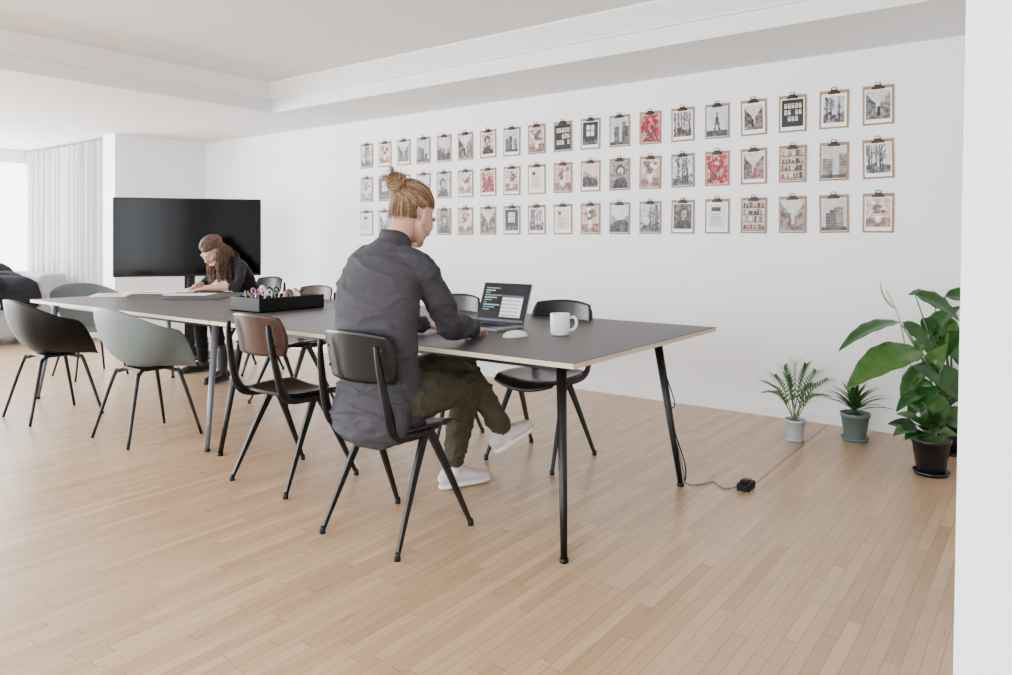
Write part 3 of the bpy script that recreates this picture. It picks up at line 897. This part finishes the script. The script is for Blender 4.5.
for i in range(40):  # loose wisps
    d0 = (bun_dir+V((hr.gauss(0, .4), hr.gauss(0, .4), hr.gauss(0, .4)))).normalized()
    p0 = bc+(Rm@d0)*.034; p1 = p0+(Rm@d0)*hr.uniform(.01, .03)+V((0, 0, .01)); p2 = p1+V((hr.uniform(-.02, .02), -.015, -.005))
    man.tube([p0, p1, p2], [.0014, .001, .0005], n=4, m=HR, sub=3)
for i in range(30):
    az = hr.choice([-1, 1])*hr.uniform(2.2, 3.1); d0 = V((math.sin(az)*.9, math.cos(az)*.9, -.6)); p0 = on_skull(d0, 1.0)
    man.tube([p0, p0+V((hr.uniform(-.01, .01), -.006, -.02)), p0+V((hr.uniform(-.02, .02), -.004, -.045))], [.0012, .001, .0005], n=4, m=HR, sub=3)
hair_b = mat('dark_blond_hair', (112, 86, 62), .5, var=.4, scale=70, spec=.3)
hair_l = mat('light_blond_hair', (160, 130, 97), .5, var=.3, scale=70, spec=.3)
man.build('seated_man', mats_common(hair_b, mat('charcoal_shirt', (58, 56, 61), .85, var=.12, scale=180, bump=.15, bscale=300, spec=.2),
      mat('charcoal_shirt_sleeve', (59, 57, 62), .85, var=.12, scale=180, bump=.15, bscale=300, spec=.2),
      mat('olive_trousers', (66, 63, 50), .85, var=.1, scale=60, bump=.15, bscale=200, spec=.2),
      mat('off_white_canvas', (200, 194, 190), .8, var=.06), mat('rubber_sole', (216, 212, 208), .6), hair_l))

# ---- woman
b = MB(); gx = -5.96
tor = [((gx, 4.02, .50), (.165, .12)), ((gx, 4.01, .60), (.155, .115)), ((gx, 3.975, .72), (.135, .10)), ((gx, 3.915, .84), (.15, .105)),
       ((gx, 3.85, .94), (.155, .10)), ((gx, 3.80, 1.0), (.12, .075)), ((gx, 3.77, 1.025), (.07, .055))]
b.tube([t[0] for t in tor], [t[1] for t in tor], n=24, side=(1, 0, 0), m=TOP, sub=4)
for s in (-1, 1):
    X = lambda dx: gx+s*dx
    b.tube([(X(.05), 3.83, .985), (X(.11), 3.82, .975), (X(.145), 3.82, .955)], [.045, .05, .052], n=14, m=SLV, sub=3)
    el = V((X(.26), 3.70, .795)); wr = V((X(.10), 3.51, .787)) if s > 0 else V((X(.06), 3.50, .787))
    b.tube([(X(.145), 3.82, .955), (X(.21), 3.765, .87), el], [.05, .044, .038], n=16, m=SLV, sub=4)
    b.tube([el, el.lerp(wr, .25)], [.039, .038], n=16, m=SLV, sub=1, cap='flat')
    b.tube([el.lerp(wr, .12), el.lerp(wr, .5), wr], [.031, .031, .025], n=14, m=SK, sub=4)
    if s < 0: dr = V((gx-.02, 3.40, .78))-wr
    else: dr = V((gx+.02, 3.42, .775))-wr
    hand(b, wr+V((0, 0, -.006)), dr, (0, 0, 1), s, curl=.75 if s < 0 else .35, s=.88)
    b.tube([(X(.09), 4.0, .53), (X(.10), 3.8, .545), (X(.12), 3.58, .54)], [.082, .074, .056], n=18, m=PNT, sub=4)
    kx = X(.12); fx_, fy_ = (X(.30), 3.50) if s > 0 else (X(.26), 3.66)
    b.tube([(kx, 3.58, .54), ((kx+fx_)/2, (3.58+fy_)/2+.02, .33), (fx_, fy_+.04, .1)], [.056, .054, .042], n=18, m=PNT, sub=4)
    b.tube([(fx_, fy_+.04, .26), (fx_, fy_+.04, .07)], [.05, .042], n=14, m=SHO, sub=1)
    shoe(b, (fx_, fy_+.1, 0.002), (fx_-.02+s*.04, fy_-.14, 0.002), (0, 0, 1), .9)
Rg = frame((.12, -.74, -.66)); og = V((gx+.01, 3.62, 1.10))
head(b, og, Rg, (gx, 3.79, 1.01), False)
b.ell(og+Rg@V((0, -.015, .056)), (.073, .090, .064), HR, Rg)
girl = remeshed(b, .004, 4, cloth_fold(.005))
eyes(girl, og, Rg, .93)
rg_ = V((.077, .099, .082))
def osk(d, k=1.0):
    d = d.normalized(); return og+Rg@((hc*.93)+V((d.x*rg_.x, d.y*rg_.y, d.z*rg_.z))*k)
for i in range(1200):
    s = hr.choice([-1, 1]); t0 = hr.uniform(-.9, .9)
    d0 = V((s*.06, t0, 1-.55*t0*t0)).normalized()
    back = hr.uniform(.2, 1)
    d1 = V((s*(1.0-.5*back), .45-1.3*back, -.12-.33*back)).normalized()
    kk = hr.uniform(1.0, 1.11)
    ps = [osk(d0.slerp(d1, t), kk+.04*math.sin(math.pi*t)) for t in (0, .33, .66, 1)]
    p = ps[-1].copy()
    L_ = hr.uniform(.16, .34); out = V((s*hr.uniform(.0, .06), (.06+.14*hr.random())*back, 0))
    ph = hr.uniform(0, 6.28)
    for j in range(1, 6):
        q = p+out*(j/5)**.6*1.2+V((.014*math.sin(ph+j*1.7), .014*math.cos(ph+j*1.9), -L_*j/5))
        q.z = max(q.z, .79)
        ps.append(q)
    girl.tube(ps, [.001]+[.0021]*(len(ps)-2)+[.0007], n=5, m=HR if i % 3 else BRD, sub=2)
pen0 = V((gx-.03, 3.41, .755))
girl.tube([pen0, pen0+V((-.05, .05, .12))], [.002, .004], n=8, m=EI, sub=1)
hair_g = mat('chestnut_hair', (76, 55, 41), .5, var=.5, scale=60, spec=.3)
hair_g2 = mat('chestnut_hair_light', (126, 95, 71), .5, var=.5, scale=60, spec=.3)
girl.build('seated_woman', mats_common(hair_g, mat('black_vest', (16, 15, 17), .8, bump=.1, spec=.2), mat('dark_grey_sleeve', (40, 38, 41), .85, bump=.1, spec=.2),
     mat('black_trousers', (12, 12, 14), .85, spec=.2), mat('black_boot', (10, 10, 11), .5), mat('boot_sole', (24, 23, 23), .6), hair_g2))

# ------------------------------------------------------------ plants
def leaf(b, base, tip, width, m=0, droop=.15, fold=.25, nrm=(0, 0, 1), shape='ovate', nseg=14, wav=0.0):
    base = V(base); tip = V(tip); d = tip-base; L = d.length; dn = d.normalized()
    n = V(nrm)-dn*dn.dot(V(nrm)); n.normalize(); sd = dn.cross(n)
    def wprof(t):
        if shape == 'ovate': return math.sin(math.pi*min(1, t**.75))**.8*(1-.25*t)
        return (min(1, t*5))**.6*(1-t**2.2)
    def fn(u, v):
        t = v; s = u*2-1
        w = max(.0006, width*wprof(t))
        c = base+d*t+n*L*droop*4*t*(1-t)
        p = c+sd*s*w+n*(abs(s)*w*fold+wav*math.sin(t*28+s)*abs(s)*w)
        p.y = min(p.y, YW-.02)
        return p
    b.grid(fn, 8, nseg, m=m, th=.0008)
def stem(b, pts, r0, r1, m=1):
    n = len(pts); b.tube(pts, [r0+(r1-r0)*i/(n-1) for i in range(n)], n=8, m=m, sub=5)
M_gl = mat('glossy_green_leaf', (38, 78, 28), .35, var=.25, scale=20, spec=.35)
M_gl2 = mat('bright_green_leaf', (58, 98, 34), .35, var=.25, scale=20, spec=.35)
M_gd = mat('dark_green_leaf', (26, 52, 27), .35, var=.3, scale=60, spec=.35)
M_st = mat('green_stem', (76, 112, 54), .5)
M_soil = mat('potting_soil', (38, 30, 24), .95, var=.3, scale=80, bump=.5)
def pot(b, c, r0, r1, h, m, ms, saucer=True):
    c = V(c)
    b.lathe([(0, .008), (r0*.98, .008), (r0, .012), (r1, h*.86), (r1*1.07, h*.87), (r1*1.09, h), (r1*.98, h), (r1*.95, h*.86), (r1*.93, h*.84)], c, m)
    b.lathe([(r1*.95, h*.86), (r1*.5, h*.875), (0, h*.88)], c, ms)
    b.lathe([(0, 0), (r0*1.15, 0), (r0*1.35, .02), (r0*1.28, .02), (r0*1.1, .006), (0, .006)], c, m)
pr_ = random.Random(4)
def PW(px, py, d):   # as P, but kept in front of the wall
    k = (px-506)/F
    return P(px, py, min(d, (YW-.06)/(.8+.6*k)))
# small palm
c = P(795, 440.5, 882/200.5); b = MB(); c.z = 0
pot(b, c, .042, .056, .13, 2, 3)
tips = [(768, 383), (775, 376), (784, 368), (795, 363), (806, 366), (816, 372), (827, 380), (822, 395), (770, 392), (812, 385), (788, 378)]
for i, (px, py) in enumerate(tips):
    dd = 4.4+pr_.uniform(-.12, .14); tp = P(px, py, dd)
    b0 = c+V((pr_.uniform(-.01, .01), pr_.uniform(-.01, .01), .12)); mid = b0.lerp(tp, .5)+V((0, 0, .05))
    pts = catmull([tuple(b0), tuple(mid), tuple(tp)], 8); pts = [V(q) for q in pts]
    b.tube(pts, [.003]*(len(pts)-1)+[.001], n=6, m=1, sub=1)
    for k_ in range(5, len(pts)):
        t = (pts[k_]-pts[k_-1]).normalized(); sd = t.cross(V((0, 0, 1)))
        if sd.length < .1: sd = V((1, 0, 0))
        sd.normalize()
        for s in (-1, 1):
            ln = .075*(1-.35*abs(k_-10)/8)
            leaf(b, pts[k_], pts[k_]+(t*.8+sd*s*.75-V((0, 0, .15)))*ln, .0055, 0, .1, .2, shape='blade', nseg=5)
b.build('potted_parlour_palm', [M_gl2, M_st, mat('light_grey_pot', (170, 177, 184), .5), M_soil])
# dracaena rosette
c = P(855, 440, 4.41); b = MB(); c.z = 0
pot(b, c, .06, .078, .165, 2, 3)
for i in range(34):
    az = i*2.399; el_ = math.radians(15+60*(i/34)); ln = .24-.09*(i/34)
    dv = V((math.cos(az)*math.cos(el_), math.sin(az)*math.cos(el_), math.sin(el_)))
    b0 = c+V((0, 0, .17+.03*(i/34)))+dv*.01
    tp = b0+dv*ln+V((0, 0, -.03*(1-i/34)))
    leaf(b, b0, tp, .014, i % 3 != 0 and 0 or 1, .10, .3, shape='blade', nseg=9)
b.tube([c+V((0, 0, .14)), c+V((0, 0, .2))], [.012, .01], n=8, m=1, sub=1)
b.build('potted_dracaena', [mat('bronze_green_leaf', (80, 84, 50), .4, var=.3), M_gl, mat('sage_green_pot', (92, 108, 102), .5), M_soil])
# calathea in front black pot
c = P(931, 474, 882/234.0); b = MB(); c.z = 0
pot(b, c, .065, .088, .19, 2, 3)
tg = [(887, 424), (896, 414), (908, 405), (920, 401), (935, 404), (948, 408), (956, 420), (958, 436), (893, 436), (910, 425), (926, 418), (942, 424), (918, 440), (936, 445), (905, 440), (950, 448)]
for i, (px, py) in enumerate(tg):
    tp = P(px, py, 3.77+pr_.uniform(-.17, .12) if i < 9 else 3.62+pr_.uniform(0, .1))
    b0 = c+V((pr_.uniform(-.02, .02), pr_.uniform(-.02, .02), .17))
    lb = b0.lerp(tp, .3)+V((0, 0, .03)); stem(b, [b0, b0.lerp(lb, .5)+V((0, 0, .01)), lb], .003, .002, 1)
    leaf(b, lb, tp, .052, (0, 5, 4)[i % 3], .12, .2, nrm=(-.1+.2*pr_.random(), -.5, 1), nseg=12)
b.build('potted_calathea', [M_gd, M_st, mat('black_pot', (12, 12, 14), .35), M_soil, M_gl, M_gl2])
# large peace lily
c = P(946, 452, 4.17); b = MB(); c.z = 0
pot(b, c, .09, .12, .22, 2, 3)
big = [((900, 322), (838, 352), .072, 4.12, (-.2, -.5, 1)), ((921, 350), (846, 390), .125, 3.98, (-.15, -.8, 1)),
       ((915, 294), (960, 322), .07, 4.15, (.3, -.6, .9)), ((934, 298), (908, 295), .05, 4.3, (0, -.6, .8)),
       ((903, 322), (930, 350), .05, 4.08, (.6, -.7, .6)), ((926, 338), (962, 306), .075, 4.2, (-.5, -.7, .5)),
       ((932, 362), (968, 330), .08, 4.15, (-.4, -.8, .5)), ((930, 362), (902, 408), .075, 4.05, (-.5, -.7, .6)),
       ((934, 366), (962, 404), .085, 4.05, (.3, -.8, .7)), ((930, 356), (944, 316), .065, 4.25, (-.5, -.8, .2)),
       ((944, 388), (912, 366), .06, 4.0, (-.2, -.8, .7)), ((940, 404), (972, 368), .08, 4.1, (0, -.8, .6)),
       ((936, 386), (908, 420), .07, 3.95, (-.3, -.8, .6)), ((930, 330), (918, 362), .05, 4.15, (-.6, -.8, .3)),
       ((944, 346), (990, 350), .07, 4.2, (0, -.6, .8)), ((945, 296), (990, 305), .07, 4.25, (0, -.6, .8)),
       ((925, 395), (950, 425), .07, 3.95, (.2, -.8, .6)), ((938, 420), (900, 395), .06, 3.98, (0, -.8, .6)),
       ((948, 330), (975, 380), .08, 4.15, (.3, -.8, .4)),
       ((930, 376), (948, 344), .07, 4.05, (-.4, -.8, .3)), ((916, 378), (930, 406), .06, 4.0, (.2, -.8, .5)),
       ((938, 316), (956, 350), .07, 4.2, (.4, -.8, .4)), ((922, 318), (938, 344), .05, 4.2, (.5, -.8, .4)),
       ((944, 410), (968, 430), .07, 4.0, (.2, -.8, .6)), ((924, 392), (896, 412), .05, 3.95, (-.3, -.8, .6))]
for (a0, a1, w_, dd, nn) in big:
    p0 = PW(a0[0], a0[1], dd); p1 = PW(a1[0], a1[1], dd-.05)
    b0 = c+V((pr_.uniform(-.03, .03), pr_.uniform(-.03, .03), .19))
    stem(b, [b0, b0.lerp(p0, .5)+V((.02, -.02, .03)), p0], .006, .0035, 1)
    leaf(b, p0, p1, w_, 0 if pr_.random() < .6 else 4, .1, .22, nrm=nn, nseg=18, wav=.05)
s0 = PW(886, 290, 4.05); b0 = c+V((-.03, -.03, .19))
stem(b, [b0, PW(912, 370, 4.1), PW(900, 322, 4.05), PW(893, 303, 4.05), s0], .005, .0025, 5)
leaf(b, PW(897, 309, 4.05), PW(880, 280, 4.0), .018, 5, .1, .6, nrm=(-1, -.5, .2))
b.build('potted_peace_lily', [M_gl, M_st, mat('black_pot_b', (12, 12, 13), .35), M_soil, M_gl2, mat('dried_spathe', (186, 162, 138), .7)])

# ------------------------------------------------------------ light
def area(name, loc, rot, sx, sy, power, col=(1, 1, 1)):
    l = bpy.data.lights.new(name, 'AREA'); l.shape = 'RECTANGLE'; l.size = sx; l.size_y = sy; l.energy = power; l.color = col
    o = bpy.data.objects.new(name, l); o.location = loc; o.rotation_euler = rot; bpy.context.scene.collection.objects.link(o)
    return o
area('daylight_left', (XL-.5, .3, 1.4), (0, math.radians(-90), 0), 2.4, 6.0, 1480, (.92, .965, 1))
area('daylight_front', (-5.0, YB-.5, 1.6), (math.radians(90), 0, 0), 11.5, 2.2, 560, (.92, .965, 1))
w = bpy.data.worlds.new('overcast_sky'); bpy.context.scene.world = w; w.use_nodes = True
nt = w.node_tree; bg = nt.nodes['Background']
bg.inputs['Color'].default_value = (.90, .95, 1, 1); bg.inputs['Strength'].default_value = 7

# ------------------------------------------------------------ camera
cam = bpy.data.cameras.new('camera'); co = bpy.data.objects.new('camera', cam)
bpy.context.scene.collection.objects.link(co)
cam.sensor_width = 36; cam.lens = F/1012*36; cam.shift_y = -97.5/1012
cam.clip_start = .05
co.location = (0, 0, H); co.rotation_euler = (math.pi/2, 0, math.atan2(.6, .8))
bpy.context.scene.camera = co
